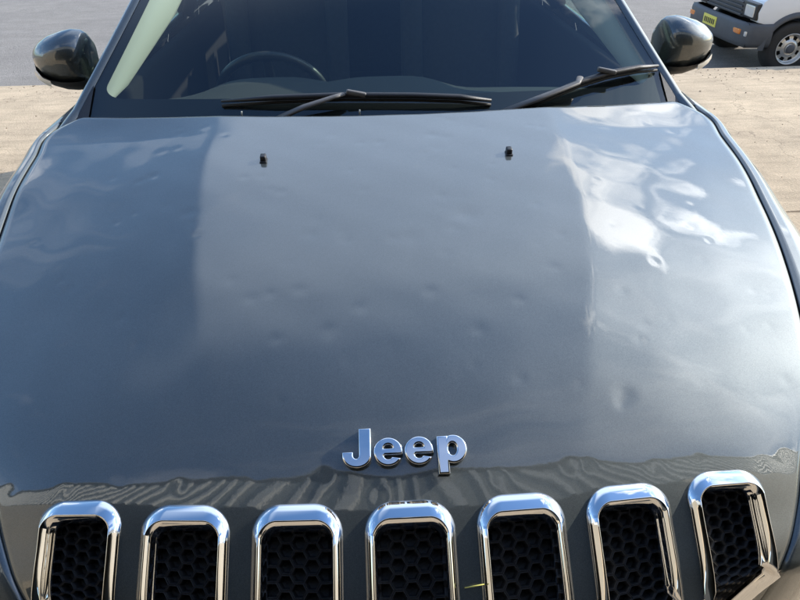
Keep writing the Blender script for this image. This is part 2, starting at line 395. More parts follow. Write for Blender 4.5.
# workshop behind the photographer: sunlit ribbed steel fascia over a wide open doorway, rendered wall each side
shed = empty('workshop_building', (0, -6, 0), 'workshop with ribbed steel fascia and wide open doorway, seen mirrored in the bonnet', 'building')
def shed_part(name, mb, m, smooth=False):
    o = mb.build(name, m, shed, smooth); o.location = (0, 6, 0); return o
WY, RZ0, RZ1, DX = -1.75, 4.10, 5.70, 3.4
pitch = .28
shed_part('fascia_sheet', MB().box((0, WY, (RZ0+RZ1)/2), (32, .02, RZ1-RZ0)), CLAD)
mb = MB(); x = -15.9
while x < 15.9:            # raised cladding ribs; pale tone on dark sheet paints in their light and shade
    mb.raw([(x-.048, WY+.008, RZ0), (x-.034, WY+.050, RZ0), (x+.034, WY+.050, RZ0), (x+.048, WY+.008, RZ0), (x-.048, WY+.008, RZ1), (x-.034, WY+.050, RZ1), (x+.034, WY+.050, RZ1), (x+.048, WY+.008, RZ1)],
           [(0, 1, 5, 4), (1, 2, 6, 5), (2, 3, 7, 6)]); x += pitch
shed_part('cladding_rib', mb, mat('lit_rib_tone', (.52, .52, .49), .5))['kind'] = 'stuff'
shed_part('fascia_backing', MB().box((0, WY-.10, (RZ0+RZ1)/2), (32, .16, RZ1-RZ0-.01)), DARKIN)
shed_part('parapet_cap', MB().box((0, WY-.03, RZ1+.03), (32.2, .26, .07), .01), mat('grey_capping', (.25, .26, .26), .45))
shed_part('roof', MB().box((0, -5.9, 5.45), (32.0, 8.1, .06)), CLAD)
shed_part('wall', MB().box((-9.7, WY-.10, RZ0/2-.01), (12.6, .24, RZ0-.02)), BRICKW)
shed_part('wall', MB().box((9.7, WY-.10, RZ0/2-.01), (12.6, .24, RZ0-.02)), BRICKW)
shed_part('back_wall', MB().box((0, -9.6, 2.6), (32, .2, 5.2)), DARKIN)
for sx in (-1, 1):
    shed_part('partition', MB().box((sx*(DX+.2), -5.9, 2.4), (.15, 7.2, 4.8)), DARKIN)
shed_part('ceiling', MB().box((0, -5.9, 4.90), (6.8, 7.2, .08)), DARKIN)
shed_part('floor', MB().box((0, -5.9, .006), (6.6, 7.0, .02)), DFLOOR)
# grit and small stones lying on the apron and along its lip
mb = MB()
for _ in range(900):
    if rng.random() < .55: gx, gy = rng.uniform(-7, 7), 6.6 - abs(rng.normal(0, .35))
    else: gx, gy = rng.uniform(-6, 6), rng.uniform(1.5, 6.5)
    if abs(gx) < 1.0 and gy < 4.6: continue
    s_ = rng.uniform(.003, .010) * (1.5 if rng.random() < .08 else 1); z_ = ground_z(gy) + s_*.35
    v = [(gx + s_*a*rng.uniform(.6, 1.2), gy + s_*b*rng.uniform(.6, 1.2), z_ + s_*c*.6*rng.uniform(.6, 1.2)) for a, b, c in ((1, 0, 0), (0, 1, 0), (-1, 0, 0), (0, -1, 0), (0, 0, 1), (0, 0, -1))]
    mb.raw(v, [(0, 1, 4), (1, 2, 4), (2, 3, 4), (3, 0, 4), (1, 0, 5), (2, 1, 5), (3, 2, 5), (0, 3, 5)])
grit = mb.build('grit', mat('brown_grit', (.20, .15, .10), .9, noise=.5, nscale=3), None, False)
grit['kind'] = 'stuff'; grit['label'] = 'small brown stones scattered over the concrete apron'; grit['category'] = 'grit'
# ================================================================== THE PARKED SUV
suv = empty('parked_suv', (0, 2.2, 0), 'dark grey-green metallic SUV with hail-dented bonnet and seven chrome grille slots', 'car')
SUVO = Vector((0, -2.2, 0))
def P_(o):            # parts are modelled in world metres; the thing's own origin is at its base
    o.location = SUVO; return o
def sub(o, parent):   # sub-part: same coordinates as its part
    o.parent = parent; o.location = (0, 0, 0); return o

# ---- slots: outline in (x, distance down from slot top along the centre line)
_tt = np.linspace(.6, 1, 400); _cc = CENTRE(_tt); _al = np.concatenate([[0], np.cumsum(np.linalg.norm(np.diff(_cc, axis=0), axis=1))])
_al_top = np.interp(.865, _tt, _al); _al_nose = _al[-1]
def l2t(l):
    """arc length below t=.865 on the centre line -> t (continues past the nose crease)"""
    l = np.asarray(l, float) + _al_top
    return np.where(l <= _al_nose, np.interp(l, _al, _tt), 1 + (l - _al_nose))
SLOTX = [-.451, -.301, -.150, 0, .150, .301, .451]
SLOTTOP = [-.010, -.002, -.001, 0, -.001, -.002, -.010]
HWID, SLOTLEN, RAD = .0595, .44, .036
def slot_outline(k, side, top, n=10):
    """rounded outline inset by side / top margins; list of (x, l) going round, closed"""
    hw = HWID - side; l0 = SLOTTOP[k] + top; l1 = SLOTTOP[k] + SLOTLEN - top; r = max(RAD - (side+top)*.45, .012); r2 = .02
    pts = []
    def arc(cx, cl, a0, a1, rr, m=n):
        for i in range(m):
            a = a0 + (a1-a0)*i/(m-1); pts.append((cx + rr*math.cos(a), cl - rr*math.sin(a)))
    sm = 26
    arc(hw-r, l0+r, math.pi/2, 0, r)
    for i in range(1, sm): pts.append((hw, l0+r + (l1-r2-l0-r)*i/sm))
    arc(hw-r2, l1-r2, 0, -math.pi/2, r2, 5)
    arc(-hw+r2, l1-r2, -math.pi/2, -math.pi, r2, 5)
    for i in range(1, sm): pts.append((-hw, l1-r2 + (l0+r-l1+r2)*i/sm))
    arc(-hw+r, l0+r, math.pi, math.pi/2, r)
    # crown of the top edge: sits slightly arched
    out_ = []
    for (x, l) in pts:
        if l < l0 + r: l = l + .004*(x/hw)**2
        if side > 0 and l > _al_nose - _al_top - .01: x *= (HWID - side*.5)/hw
        out_.append((SLOTX[k] + x, l))
    return np.array(out_)
def in_slot(x, l, m_side=.006, m_top=.008):
    r = np.zeros(np.shape(x), bool)
    for k in range(7):
        dx = np.abs(x - SLOTX[k]); l0 = SLOTTOP[k] + m_top; hw = HWID - m_side
        a = (dx < hw) & (l > l0) & (l < SLOTTOP[k] + SLOTLEN - m_top)
        cx = np.maximum(dx - (hw - RAD), 0); cl = np.maximum(l0 + RAD - l, 0)
        a &= (cx**2 + cl**2 < RAD**2)
        r |= a
    return r
def smooth_frame(x, t):
    """frame with the nose crease rounded off"""
    p = body(x, t); n = 0
    for d in (-.03, -.015, 0, .015, .03): n = n + body_frame(x, t + d, 6e-3)[3]
    n = n / np.linalg.norm(n, axis=-1, keepdims=True)
    return p, None, None, n

# ---- bonnet with hail dents pressed into the sheet
DENTS = [(-0.495,0.240,14,1.0),(-0.520,0.255,10,0.6),(-0.385,0.375,16,0.9),(-0.355,0.440,10,0.6),(0.140,0.400,24,1.6),(0.030,0.455,20,1.1),(0.115,0.435,14,0.7),(0.000,0.455,12,0.7),(-0.150,0.440,14,0.7),(-0.085,0.455,12,0.6),(-0.215,0.315,12,0.6),(-0.295,0.265,10,0.5),(-0.015,0.140,12,0.6),(0.105,0.115,14,0.8),(-0.055,0.140,10,0.5),(0.130,0.030,8,0.3),(0.100,0.340,12,0.6),(0.090,0.495,10,0.5),(0.360,0.100,10,0.5),(0.335,0.090,8,0.5),(0.640,0.075,10,0.6),(0.465,0.530,10,0.8),(0.420,0.440,10,0.6),(0.330,0.760,14,1.2),(0.320,0.770,10,0.7),(0.380,0.680,9,0.5),(0.445,0.645,9,0.5),(0.580,0.665,8,0.6),(0.635,0.590,8,0.5),(0.630,0.660,8,0.6),(0.610,0.745,12,0.9),(-0.565,0.840,12,1.1),(-0.480,0.850,12,1.0),(-0.315,0.845,12,0.9),(-0.115,0.835,12,0.9),(-0.040,0.860,12,1.2),(0.230,0.840,12,1.0),(0.255,0.840,10,0.7),(0.560,0.845,16,1.6),(0.520,0.855,12,1.0),(0.350,0.850,12,0.8),(0.420,0.840,10,0.6),(0.125,0.850,10,0.6),(0.030,0.865,9,0.5),(-0.205,0.830,10,0.6),(-0.400,0.835,10,0.6),(-0.455,0.605,10,0.7),(-0.415,0.655,10,0.6),(-0.570,0.540,9,0.5),(-0.595,0.520,8,0.5),(-0.240,0.580,12,0.5),(-0.110,0.640,12,0.5),(0.125,0.650,12,0.6),(0.200,0.600,10,0.5),(0.055,0.575,12,0.6),(-0.160,0.565,12,0.6),(0.305,0.465,10,0.5),(0.280,0.380,10,0.5),(-0.050,0.315,10,0.5),(0.205,0.295,10,0.5),(0.605,0.380,10,0.6),(0.600,0.480,9,0.5),(-0.180,0.745,10,0.5),(0.175,0.730,10,0.6)]
for _ in range(70):
    DENTS.append((rng.uniform(-.72, .72), rng.uniform(.03, .78), rng.uniform(8, 13), rng.uniform(.15, .5)))
NS, NT = 381, 301
sv = np.linspace(-1, 1, NS); tv = np.concatenate([np.linspace(0, .72, 170, endpoint=False), np.linspace(.72, 1, NT-170)])
S, T = np.meshgrid(sv, tv)
X = S * EDGE(T)[..., 0]
Pp, _, _, Nn = body_frame(X, T)
disp = np.zeros(X.shape)
for (dx_, dt_, r_, d_) in DENTS:
    if abs(dx_) > EDGE(np.array(dt_))[0]*.98: continue
    d_ *= .35 if dt_ > .80 else (.6 if dx_ > .40 else 1.25)
    c_ = body(np.array(dx_), np.array(dt_)); sg = r_*.001*.75
    q = ((Pp - c_)**2).sum(-1) / sg**2
    disp -= DENT_SCALE * d_*.001 * np.exp(-q*.5) - DENT_SCALE * d_*.00022 * np.exp(-q*.12)
# gentle panel waviness, as pressed sheet steel has
disp += .00022*np.sin(X*23+1.3)*np.sin(T*31+.4) + .00016*np.sin(X*51+T*17) + .00012*np.sin(X*37-T*58+2)
# edges roll down into the shut line
edge_d = np.minimum((1-np.abs(S)), .02)/.02
disp -= .003*(1-edge_d)**2
disp -= .004*np.clip(1 - T/.008, 0, 1)**2
Pp = Pp + Nn * disp[..., None]
lc = np.interp(T, _tt, _al) - _al_top
lc = np.where(T < .6, -1, lc)
xc4 = (X[:-1, :-1]+X[1:, :-1]+X[:-1, 1:]+X[1:, 1:])/4; lc4 = (lc[:-1, :-1]+lc[1:, :-1]+lc[:-1, 1:]+lc[1:, 1:])/4
keep = ~in_slot(xc4, lc4)
hood = P_(gridmesh('hood', Pp, PAINT, suv, keep=keep.ravel(), flip=True))
hood['label'] = 'hail-dented dark metallic bonnet reflecting sky'
# underside so that the sheet has thickness at its edges
NU = 61
Su, Tu = np.meshgrid(np.linspace(-.985, .985, NU), np.linspace(.004, .80, 40)); Xu = Su*EDGE(Tu)[..., 0]
Pu, _, _, Nu = body_frame(Xu, Tu); P_(gridmesh('hood_underside', Pu - Nu*.02, GAP, suv))

# ---- nose panel below the crease
qs = np.linspace(0, .36, 45); Sg, Qg = np.meshgrid(sv, qs); Xg = Sg*EDGE(np.ones(1))[0, 0]*(1 - .22*Qg)/(1 - .8*Qg)
Pl, _, _, Nl = body_frame(Xg, 1 + Qg + 1e-6)
Pl = body(Xg, 1 + Qg)
lq = Qg + (_al_nose - _al_top)
xq = (Xg[:-1, :-1]+Xg[1:, 1:])/2; lq4 = (lq[:-1, :-1]+lq[1:, 1:])/2
P_(gridmesh('nose_panel', Pl, PAINT, suv, keep=(~in_slot(xq, lq4)).ravel(), flip=True))

# ---- chrome slot surrounds with honeycomb inserts
def slot_ring(k, side, top, h):
    o = slot_outline(k, side, top); x = o[:, 0]; t = l2t(o[:, 1])
    p, _, _, n = smooth_frame(x, t)
    hh = np.where(t > .97, h*np.clip(1 - (t-.97)*8, .5, 1), h)[:, None]
    return p + n*hh
for k in range(7):
    rings = [slot_ring(k, -.0015, -.0015, -.002), slot_ring(k, .0, .0, .003), slot_ring(k, .0045, .010, .0078), slot_ring(k, .0085, .0200, .0125),
             slot_ring(k, .0095, .0215, .0130), slot_ring(k, .0107, .0228, .0125), slot_ring(k, .0150, .0300, .000), slot_ring(k, .0175, .0335, -.0065), slot_ring(k, .0196, .0345, -.009), slot_ring(k, .0200, .0348, -.020)]
    Pr = np.stack(rings)
    fr = P_(gridmesh('grille_slot_frame', Pr, CHROME, suv, closed_m=True))
    fr.data.set_sharp_from_angle(angle=R(60))
    # honeycomb: hexagonal cups on a sheet 20 mm back
    V = []; F = []
    a = .0118                                # hexagon circumradius
    dxh, dyh = 1.5*a, math.sqrt(3)*a
    cells = []
    for i in range(-4, 5):
        for j in range(0, 24):
            cx = i*dxh; cl = SLOTTOP[k] + .030 + j*dyh + (dyh/2 if i % 2 else 0)
            if abs(cx) > HWID - .012 or cl > SLOTTOP[k] + SLOTLEN - .03: continue
            cells.append((SLOTX[k]+cx, cl))
    for (cx, cl) in cells:
        b0 = len(V)
        lev = [(1.0, -.0135), (.90, -.0125), (.80, -.0145), (.66, -.027), (.25, -.028)]
        for (sc_, h) in lev:
            for q in range(6):
                th = math.pi/3*q
                x = np.array(cx + a*sc_*math.cos(th)); l = np.array(cl + a*sc_*math.sin(th))
                V.append((float(x), float(l), h))
        for r_ in range(4):
            for q in range(6):
                F.append((b0+r_*6+q, b0+r_*6+(q+1) % 6, b0+(r_+1)*6+(q+1) % 6, b0+(r_+1)*6+q))
        F.append(tuple(b0+24+q for q in range(6)))
    V = np.array(V); p, _, _, n = smooth_frame(V[:, 0], l2t(V[:, 1]))
    hc = mesh('honeycomb_insert', p + n*V[:, 2:3], F, MESHBLK, None, smooth=False)
    sub(hc, fr)
    # dark box behind so that nothing shows through
    ro = slot_ring(k, .004, .010, -.031)
    bk = mesh('grille_backing', np.concatenate([ro, ro.mean(0, keepdims=True)]), [(i, (i+1) % len(ro), len(ro)) for i in range(len(ro))], GAP, None, smooth=False)
    sub(bk, fr)

# ---- chrome letters
def rounded(pts, closed=False): return pts
def glyph(ch):
    """bold sans letter outlines as stroked shapes; returns list of (outer loop, [holes]) in letter units (x-height 1)"""
    def arcp(cx, cy, rx, ry, a0, a1, n):
        return [(cx+rx*math.cos(R(a0+(a1-a0)*i/(n-1))), cy+ry*math.sin(R(a0+(a1-a0)*i/(n-1)))) for i in range(n)]
    if ch == 'J':
        o = [(.56, 1.46), (.56, .46)] + arcp(.42, .42, .14, .17, 0, -180, 13)[1:-1] + [(.28, .42), (.28, .52), (-.12, .52), (-.12, .38)] + arcp(.45, .38, .57, .46, 180, 360, 24)[1:-1] + [(1.02, .38), (1.02, 1.46)]
        return [(o, [])]
    if ch == 'e':
        o = [(.5+.57*math.cos(R(a)), .5+.55*math.sin(R(a))) for a in np.linspace(-32, -356, 46)]
        o += [(1.07, .40), (.37, .40)]
        o += [(.5+.21*math.cos(R(a)), .40+.22*math.sin(R(a))) for a in np.linspace(-165, -62, 10)] + [(.66, .27)]
        hole = [(.30, .61)] + [(.5+.20*math.cos(R(a)), .61+.20*math.sin(R(a))) for a in np.linspace(172, 8, 14)] + [(.70, .61)]
        return [(o, [hole])]
    if ch == 'p':
        o = [(-.04, 1.02), (-.04, -.46), (.38, -.46), (.38, .0)] + [(.60+.54*math.cos(R(a)), .5+.55*math.sin(R(a))) for a in np.linspace(-110, 110, 30)] + [(.38, .95), (.38, 1.02)]
        hole = [(.57+.19*math.cos(R(a)), .5+.27*math.sin(R(a))) for a in np.linspace(0, 360, 24, endpoint=False)]
        return [(o, [hole])]
def letter_mesh(ch, name):
    cu = bpy.data.curves.new(name, 'CURVE'); cu.dimensions = '2D'; cu.fill_mode = 'BOTH'
    for o, hs in glyph(ch):
        for lp in [o] + hs:
            sp = cu.splines.new('POLY'); sp.points.add(len(lp)-1); sp.use_cyclic_u = True
            for i, (x, y) in enumerate(lp): sp.points[i].co = (x, y, 0, 1)
    cu.extrude = .13; cu.bevel_depth = .075; cu.bevel_resolution = 4; cu.offset = -.050
    ob = bpy.data.objects.new('tmp', cu); COL.objects.link(ob)
    dg = bpy.context.evaluated_depsgraph_get(); me = bpy.data.meshes.new_from_object(ob.evaluated_get(dg))
    bpy.data.objects.remove(ob, do_unlink=True); bpy.data.curves.remove(cu); me.name = name
    return me
LS = .0345
for ch, x0 in (('J', -.0835), ('e', -.0420), ('e', .0005), ('p', .0445)):
    me = letter_mesh(ch, 'emblem_letter'); 
    xc = x0 + LS*.5
    p, dx, dt, n = body_frame(np.array(xc), np.array(.829))
    p0, _, _, _ = body_frame(np.array(x0), np.array(.829))
    M = Matrix(((dx[0], dt[0], n[0], p0[0]+n[0]*.0045), (dx[1], dt[1], n[1], p0[1]+n[1]*.0045), (dx[2], dt[2], n[2], p0[2]+n[2]*.0045), (0, 0, 0, 1)))
    me.transform(Matrix.Diagonal((LS*.98, LS*1.0, LS, 1))); me.transform(M)
    o = P_(link('emblem_letter', me, CHROME, suv, True)); me.set_sharp_from_angle(angle=R(50)); o['label'] = 'chrome letter ' + ch

# ---- washer nozzles
for sx in (-1, 1):
    p, dx, dt, n = body_frame(np.array(sx*.262), np.array(.205))
    rot = Matrix(((dx[0], dt[0], n[0]), (dx[1], dt[1], n[1]), (dx[2], dt[2], n[2])))
    mb = MB().box((0, 0, .0065), (.0125, .018, .013), .003); mb.box((0, -.002, .001), (.015, .021, .003), .001)
    bmesh.ops.transform(mb.bm, matrix=Matrix.Translation(Vector(p)) @ rot.to_4x4(), verts=mb.bm.verts)
    P_(mb.build('washer_nozzle', BLACK, suv))

# ---- fenders and body sides (lofted from the bonnet edge outwards and down)
OFFS = np.array([(.0, -.030), (.0, -.004), (.006, .0), (.022, -.003), (.040, -.016), (.060, -.040), (.078, -.075), (.092, -.120), (.102, -.20), (.105, -.30), (.104, -.42), (.098, -.52), (.09, -.62)])
def side_edge(y):
    """inner edge of fender / belt line at Y"""
    te = np.linspace(.045, 1, 400); e = EDGE(te)
    if y <= 1.135:
        i = np.argsort(e[:, 1]); yy = e[i, 1]
        return np.array([np.interp(y, yy, e[i, 0]) + .0045, y, np.interp(y, yy, e[i, 2])])
    return np.array([np.interp(y, [1.135, 1.25, 1.5, 2.5, 4.0, 4.35], [.8245, .815, .812, .815, .79, .74]), y, np.interp(y, [1.135, 1.25, 1.6, 3.0, 4.0, 4.35], [1.087, 1.093, 1.10, 1.13, 1.16, 1.15])])
def side_profile(y):
    e = side_edge(y)
    xo = np.interp(y, [.03, .10, .20, .35, .55, .9, 1.3, 3.9, 4.2, 4.35], [.66, .77, .855, .900, .912, .915, .918, .922, .89, .82])
    sx = (xo - e[0]) / .105
    P = np.stack([e[0] + OFFS[:, 0]*sx, np.full(len(OFFS), y), e[2] + OFFS[:, 1]], -1)
    P[:, 2] = np.where(OFFS[:, 1] < -.25, e[2] - .25 + (OFFS[:, 1] + .25) * (e[2]-.25-.36)/.37, P[:, 2])
    return P
WHEELS = [(.745, .36), (3.445, .36)]
def loft(y0, y1, n):
    Y = np.linspace(y0, y1, n); return np.stack([side_profile(y) for y in Y])
def refine(Pg, k=4):
    n, m = Pg.shape[:2]; out = [Pg[:, j]*(1-f/k) + Pg[:, j+1]*(f/k) for j in range(m-1) for f in range(k)] + [Pg[:, -1]]
    return np.stack(out, 1)
def arch_keep(Pg):
    c = (Pg[:-1, :-1]+Pg[1:, 1:])/2
    k = np.ones(c.shape[:2], bool)
    for (wy, wz) in WHEELS: k &= ((c[..., 1]-wy)**2 + (c[..., 2]-wz)**2) > .405**2
    return k.ravel()
for sx in (-1, 1):
    sgn = np.array([sx, 1, 1])
    Pg = refine(loft(.15, 1.62, 150)); P_(gridmesh('fender', Pg*sgn, PAINT, suv, keep=arch_keep(Pg), flip=sx < 0))
    for (a, b) in ((1.625, 2.62), (2.625, 3.30)):
        Pg = refine(loft(a, b, 60)); d = P_(gridmesh('side_door', Pg*sgn, PAINT, suv, keep=arch_keep(Pg), flip=sx < 0))
        sub(MB().box((sx*.925, b-.14, .93), (.03, .19, .028), .01).build('door_handle', PAINT), d)
    Pg = refine(loft(3.305, 4.35, 60)); P_(gridmesh('rear_quarter', Pg*sgn, PAINT, suv, keep=arch_keep(Pg), flip=sx < 0))
    # black sill
    P_(MB().box((sx*.87, 2.1, .33), (.09, 1.95, .16), .02).build('sill', BLACK, suv))
    # black strip in the bonnet shut line
    te = np.linspace(.03, .97, 160); e = EDGE(te)*sgn; V = []
    for q in e: V += [(q[0]-sx*.004, q[1], q[2]-.010), (q[0]+sx*.012, q[1], q[2]-.012)]
    P_(mesh('bonnet_seal', V, [(2*i, 2*i+2, 2*i+3, 2*i+1) for i in range(len(te)-1)], GAP, suv))
    for (wy, wz) in WHEELS:
        # arch cladding
        mb = MB(); V = []
        for th in np.linspace(-.25, math.pi+.25, 40):
            cy, sz = math.cos(th), math.sin(th)
            for (rr, xx) in ((.375, .80), (.375, .912), (.382, .922), (.42, .922), (.432, .900)):
                V.append((sx*xx, wy+rr*cy, wz+rr*sz))
        mb.raw(V, grid_faces(40, 5)); P_(mb.build('wheel_arch_trim', BLACK, suv))
        mb = MB().lathe([(.20, .70), (.34, .70), (.36, .715), (.363, .74), (.363, .86), (.355, .895), (.335, .91), (.24, .905), (.228, .89)], 56, 'X', (0, wy, wz))
        if sx < 0: bmesh.ops.scale(mb.bm, vec=(-1, 1, 1), verts=mb.bm.verts)
        w = P_(mb.build('wheel', RUBBER, suv))
        mb = MB().lathe([(.232, .88), (.222, .893), (.205, .87), (.19, .80), (.06, .80), (.0, .80)], 48, 'X', (0, wy, wz))
        for q in range(5):
            th = 2*math.pi*q/5
            mb.box((.862, wy+.12*math.cos(th), wz+.12*math.sin(th)), (.03, .20, .045), .008, Matrix.Identity(3)) if False else None
            a = Vector((.865, wy+.03*math.cos(th), wz+.03*math.sin(th))); b = Vector((.872, wy+.21*math.cos(th), wz+.21*math.sin(th)))
            mb.tube([a, b], [.045, .030], 8, .4)
        if sx < 0: bmesh.ops.scale(mb.bm, vec=(-1, 1, 1), verts=mb.bm.verts)
        sub(mb.build('rim', STEEL), w)

# ---- front lamps and lower bumper (below and beside the nose)
for sx in (-1, 1):
    mb = MB().box((sx*.655, .205, .615), (.20, .12, .10), .045, Matrix.Rotation(sx*R(32), 3, 'Z'), seg=4); P_(mb.build('headlamp', CLEARL, suv))
prof = []
def bump_front(x): return .035 + .28*(abs(x)/.88)**2.6
V = []; xs_ = np.linspace(-.88, .88, 61)
PR = [(.10, .60), (.03, .585), (.0, .55), (-.01, .47), (.01, .38), (.06, .30), (.14, .26)]
for x in xs_:
    for (oy, z) in PR: V.append((x, bump_front(x) + oy, z))
P_(mesh('front_bumper', V, grid_faces(len(xs_), len(PR)), PAINT, suv))
V = []
for x in xs_:
    for (oy, z) in [(.12, .66), (.11, .58)]: V.append((x, bump_front(x) + oy, z))
V2 = [(x*.9, bump_front(x) + .20, z) for x in xs_ for z in (.78, .45)]
P_(mesh('bumper_backing', V2, grid_faces(len(xs_), 2), GAP, suv))

for sx in (-1, 1):
    rows = [EDGE(np.array(t_)) for t_ in np.linspace(.80, 1, 16)] + [body(np.array(.517*(1 - .22*q_)/(1 - .8*q_)), np.array(1+q_)) for q_ in np.linspace(.02, .34, 10)]
    V = []
    for i, q in enumerate(rows):
        g_ = min(1, i/12)
        for (ox, oy, oz) in ((.0045, .022, -.006), (.0045, .002, -.001), (.012, .001, .0), (.05, .010, -.006), (.11, .035, -.018), (.19, .10, -.03), (.26, .20, -.04), (.31, .34, -.05)):
            V.append((sx*(q[0]+ox*(.45+.55*g_)), q[1]+oy, q[2]+oz))
    P_(mesh('lamp_surround', V, grid_faces(len(rows), 8), PAINT, suv))
# ---- windscreen, ceramic border, pillars
U, Vv = np.meshgrid(np.linspace(-1, 1, 61), np.linspace(0, 1, 41))
ws = P_(gridmesh('windscreen', screen(U, Vv), GLASS, suv))
def screen_n(u, v, h):
    p = screen(u, v); e = 1e-3
    du = screen(u+e, v)-screen(u-e, v); dv = screen(u, v+e)-screen(u, v-e)
    n = np.cross(du, dv); n /= np.linalg.norm(n, axis=-1, keepdims=True)
    return p + n*h
def border(uin, vb, vt, rad):
    inn = []; ou = []; nn = 8
    cs = [(uin-rad[0], vb+rad[1], -90), (uin-rad[0], vt-rad[1], 0), (-uin+rad[0], vt-rad[1], 90), (-uin+rad[0], vb+rad[1], 180)]
    oc = [(.999, .001), (.999, .999), (-.999, .999), (-.999, .001)]
    corners = []
    for (cu_, cv_, a0), (ou_, ov_) in zip(cs, oc):
        corners.append([((cu_+rad[0]*math.cos(R(a0+90*i/nn)), cv_+rad[1]*math.sin(R(a0+90*i/nn))), (ou_, ov_)) for i in range(nn+1)])
    seq = []
    for q in range(4):
        seq += corners[q]
        a, b = corners[q][-1], corners[(q+1) % 4][0]
        for i in range(1, 30):
            f_ = i/30; seq.append(((a[0][0]+(b[0][0]-a[0][0])*f_, a[0][1]+(b[0][1]-a[0][1])*f_), (a[1][0]+(b[1][0]-a[1][0])*f_, a[1][1]+(b[1][1]-a[1][1])*f_)))
    return seq
seq = border(.958, .078, .95, (.085, .044))
ui = np.array([s[0] for s in seq]); uo = np.array([s[1] for s in seq])
um = ui*.5 + uo*.5
Pf = np.stack([screen_n(ui[:, 0], ui[:, 1], -.0025), screen_n(um[:, 0], um[:, 1], -.0025), screen_n(uo[:, 0], uo[:, 1], -.0025)])
sub(gridmesh('ceramic_border', Pf, FRIT, None, closed_m=True), ws)
for sx in (-1, 1):
    sgn = np.array([sx, 1, 1])
    # body-colour A pillar
    vv = np.linspace(.03, 1.0, 40); V = []
    e = screen(np.ones(40), vv)
    e = np.concatenate([[[.800, 1.135, 1.068]], e]); vv = np.concatenate([[0], vv])
    for q, v in zip(e, vv):
        for (ox, oy, oz) in ((.000, .0, .001), (.010, .002, .009), (.022, .012, .008), (.034, .032, -.006), (.038, .060, -.03), (.030, .085, -.05), (.0, .05, -.03)):
            V.append((sx*(q[0]+ox), q[1]+oy, q[2]+oz))
    P_(mesh('a_pillar', V, grid_faces(41, 7), PAINT, suv))
    # black corner trim between bonnet, fender and pillar
    c0 = screen_n(np.array(.955), np.array(.0), .003); c1 = screen_n(np.array(1.0), np.array(.115), .004); c2 = screen_n(np.array(1.0), np.array(-.0), .004); c3 = np.array([.80, 1.17, 1.085]); c4 = np.array([.822, 1.20, 1.094]); c5 = np.array([.812, 1.27, 1.105])
    V = [v*sgn for v in (c0, c1, c2, c3, c4, c5)]; V += [v - np.array([0, 0, .012]) for v in V]
    P_(mesh('corner_trim', V, [(0, 1, 2), (0, 2, 3), (2, 4, 3), (2, 5, 4), (2, 1, 5), (6, 8, 7), (6, 9, 8), (8, 9, 10), (8, 10, 11), (8, 11, 7)], BLACK, suv, smooth=False))
    # light interior pillar trim behind the glass
    vv = np.linspace(.045, .98, 30); V = []
    for v in vv:
        a = screen_n(np.array(.985), np.array(v), -.014); w_ = float(np.interp(v, [.045, .10, .36, 1], [.25, .62, 1.0, 1.1]))
        b = a + w_*np.array([-.045, .21, -.03])
        for f_ in np.linspace(0, 1, 9):
            q = a*(1-f_) + b*f_; q[0] -= .020*math.sin(math.pi*f_**.7); V.append(q*sgn)
        V.append((b + np.array([.05, .03, -.0]))*sgn)
    P_(mesh('pillar_trim', V, grid_faces(30, 10), TRIMLT, suv))
# ---- cowl panel below the screen
V = []
for u in np.linspace(-1, 1, 41):
    a = screen(np.array(u), np.array(.0)) + np.array([0, .0, -.022]); b = body(np.array(u*.75), np.array(0.0)) + np.array([0, -.06, -.03])
    V += [a, (a+b)/2 - np.array([0, 0, .012]), b]
P_(mesh('cowl_panel', V, grid_faces(41, 3), BLACK, suv))
for xx, uu, vv_ in ((-.36, -.45, .028), (-.055, -.075, .028)):
    q = screen_n(np.array(uu), np.array(vv_), .004); P_(MB().tube([q, q+np.array([0, .0, .012])], .0022, 8).build('cowl_clip', TRIMLT, suv))

# ---- wipers
def sp(u, v, h): return Vector(screen_n(np.array(float(u)), np.array(float(v)*.785), h))
def wiper(blade, arm, hook):
    mb = MB()
    pts = [sp(*b) for b in blade]
    mb.tube(pts, [.004] + [.0095]*(len(pts)-2) + [.005], 10, .75)
    w = P_(mb.build('wiper', BLACK, suv))
    low = [Vector(p) - Vector((0, -.002, .012)) for p in pts]
    sub(MB().tube(low, .004, 6).build('wiper_rubber', RUBBER), w)
    ap = [sp(*a) for a in arm]
    sub(MB().tube(ap, [.013, .012, .0095, .0085][:len(ap)], 10, .5).build('wiper_arm', WIPERM), w)
    h = sp(*hook); sub(MB().box(h, (.05, .014, .012), .004, Matrix.Rotation(.2, 3, 'Y')).build('wiper_clip', WIPERM), w)
wiper([(-.525, .078, .012), (-.35, .083, .017), (-.125, .084, .020), (.10, .077, .020), (.25, .069, .018), (.352, .060, .012)],
      [(-.335, .018, .012), (-.25, .045, .024), (-.155, .070, .030), (-.125, .082, .026)], (-.085, .083, .026))
wiper([(.44, .040, .010), (.55, .066, .016), (.66, .098, .022), (.78, .125, .024), (.90, .144, .022), (.985, .153, .018)],
      [(.385, .022, .012), (.52, .052, .026), (.645, .084, .034), (.665, .108, .030)], (.765, .123, .034))

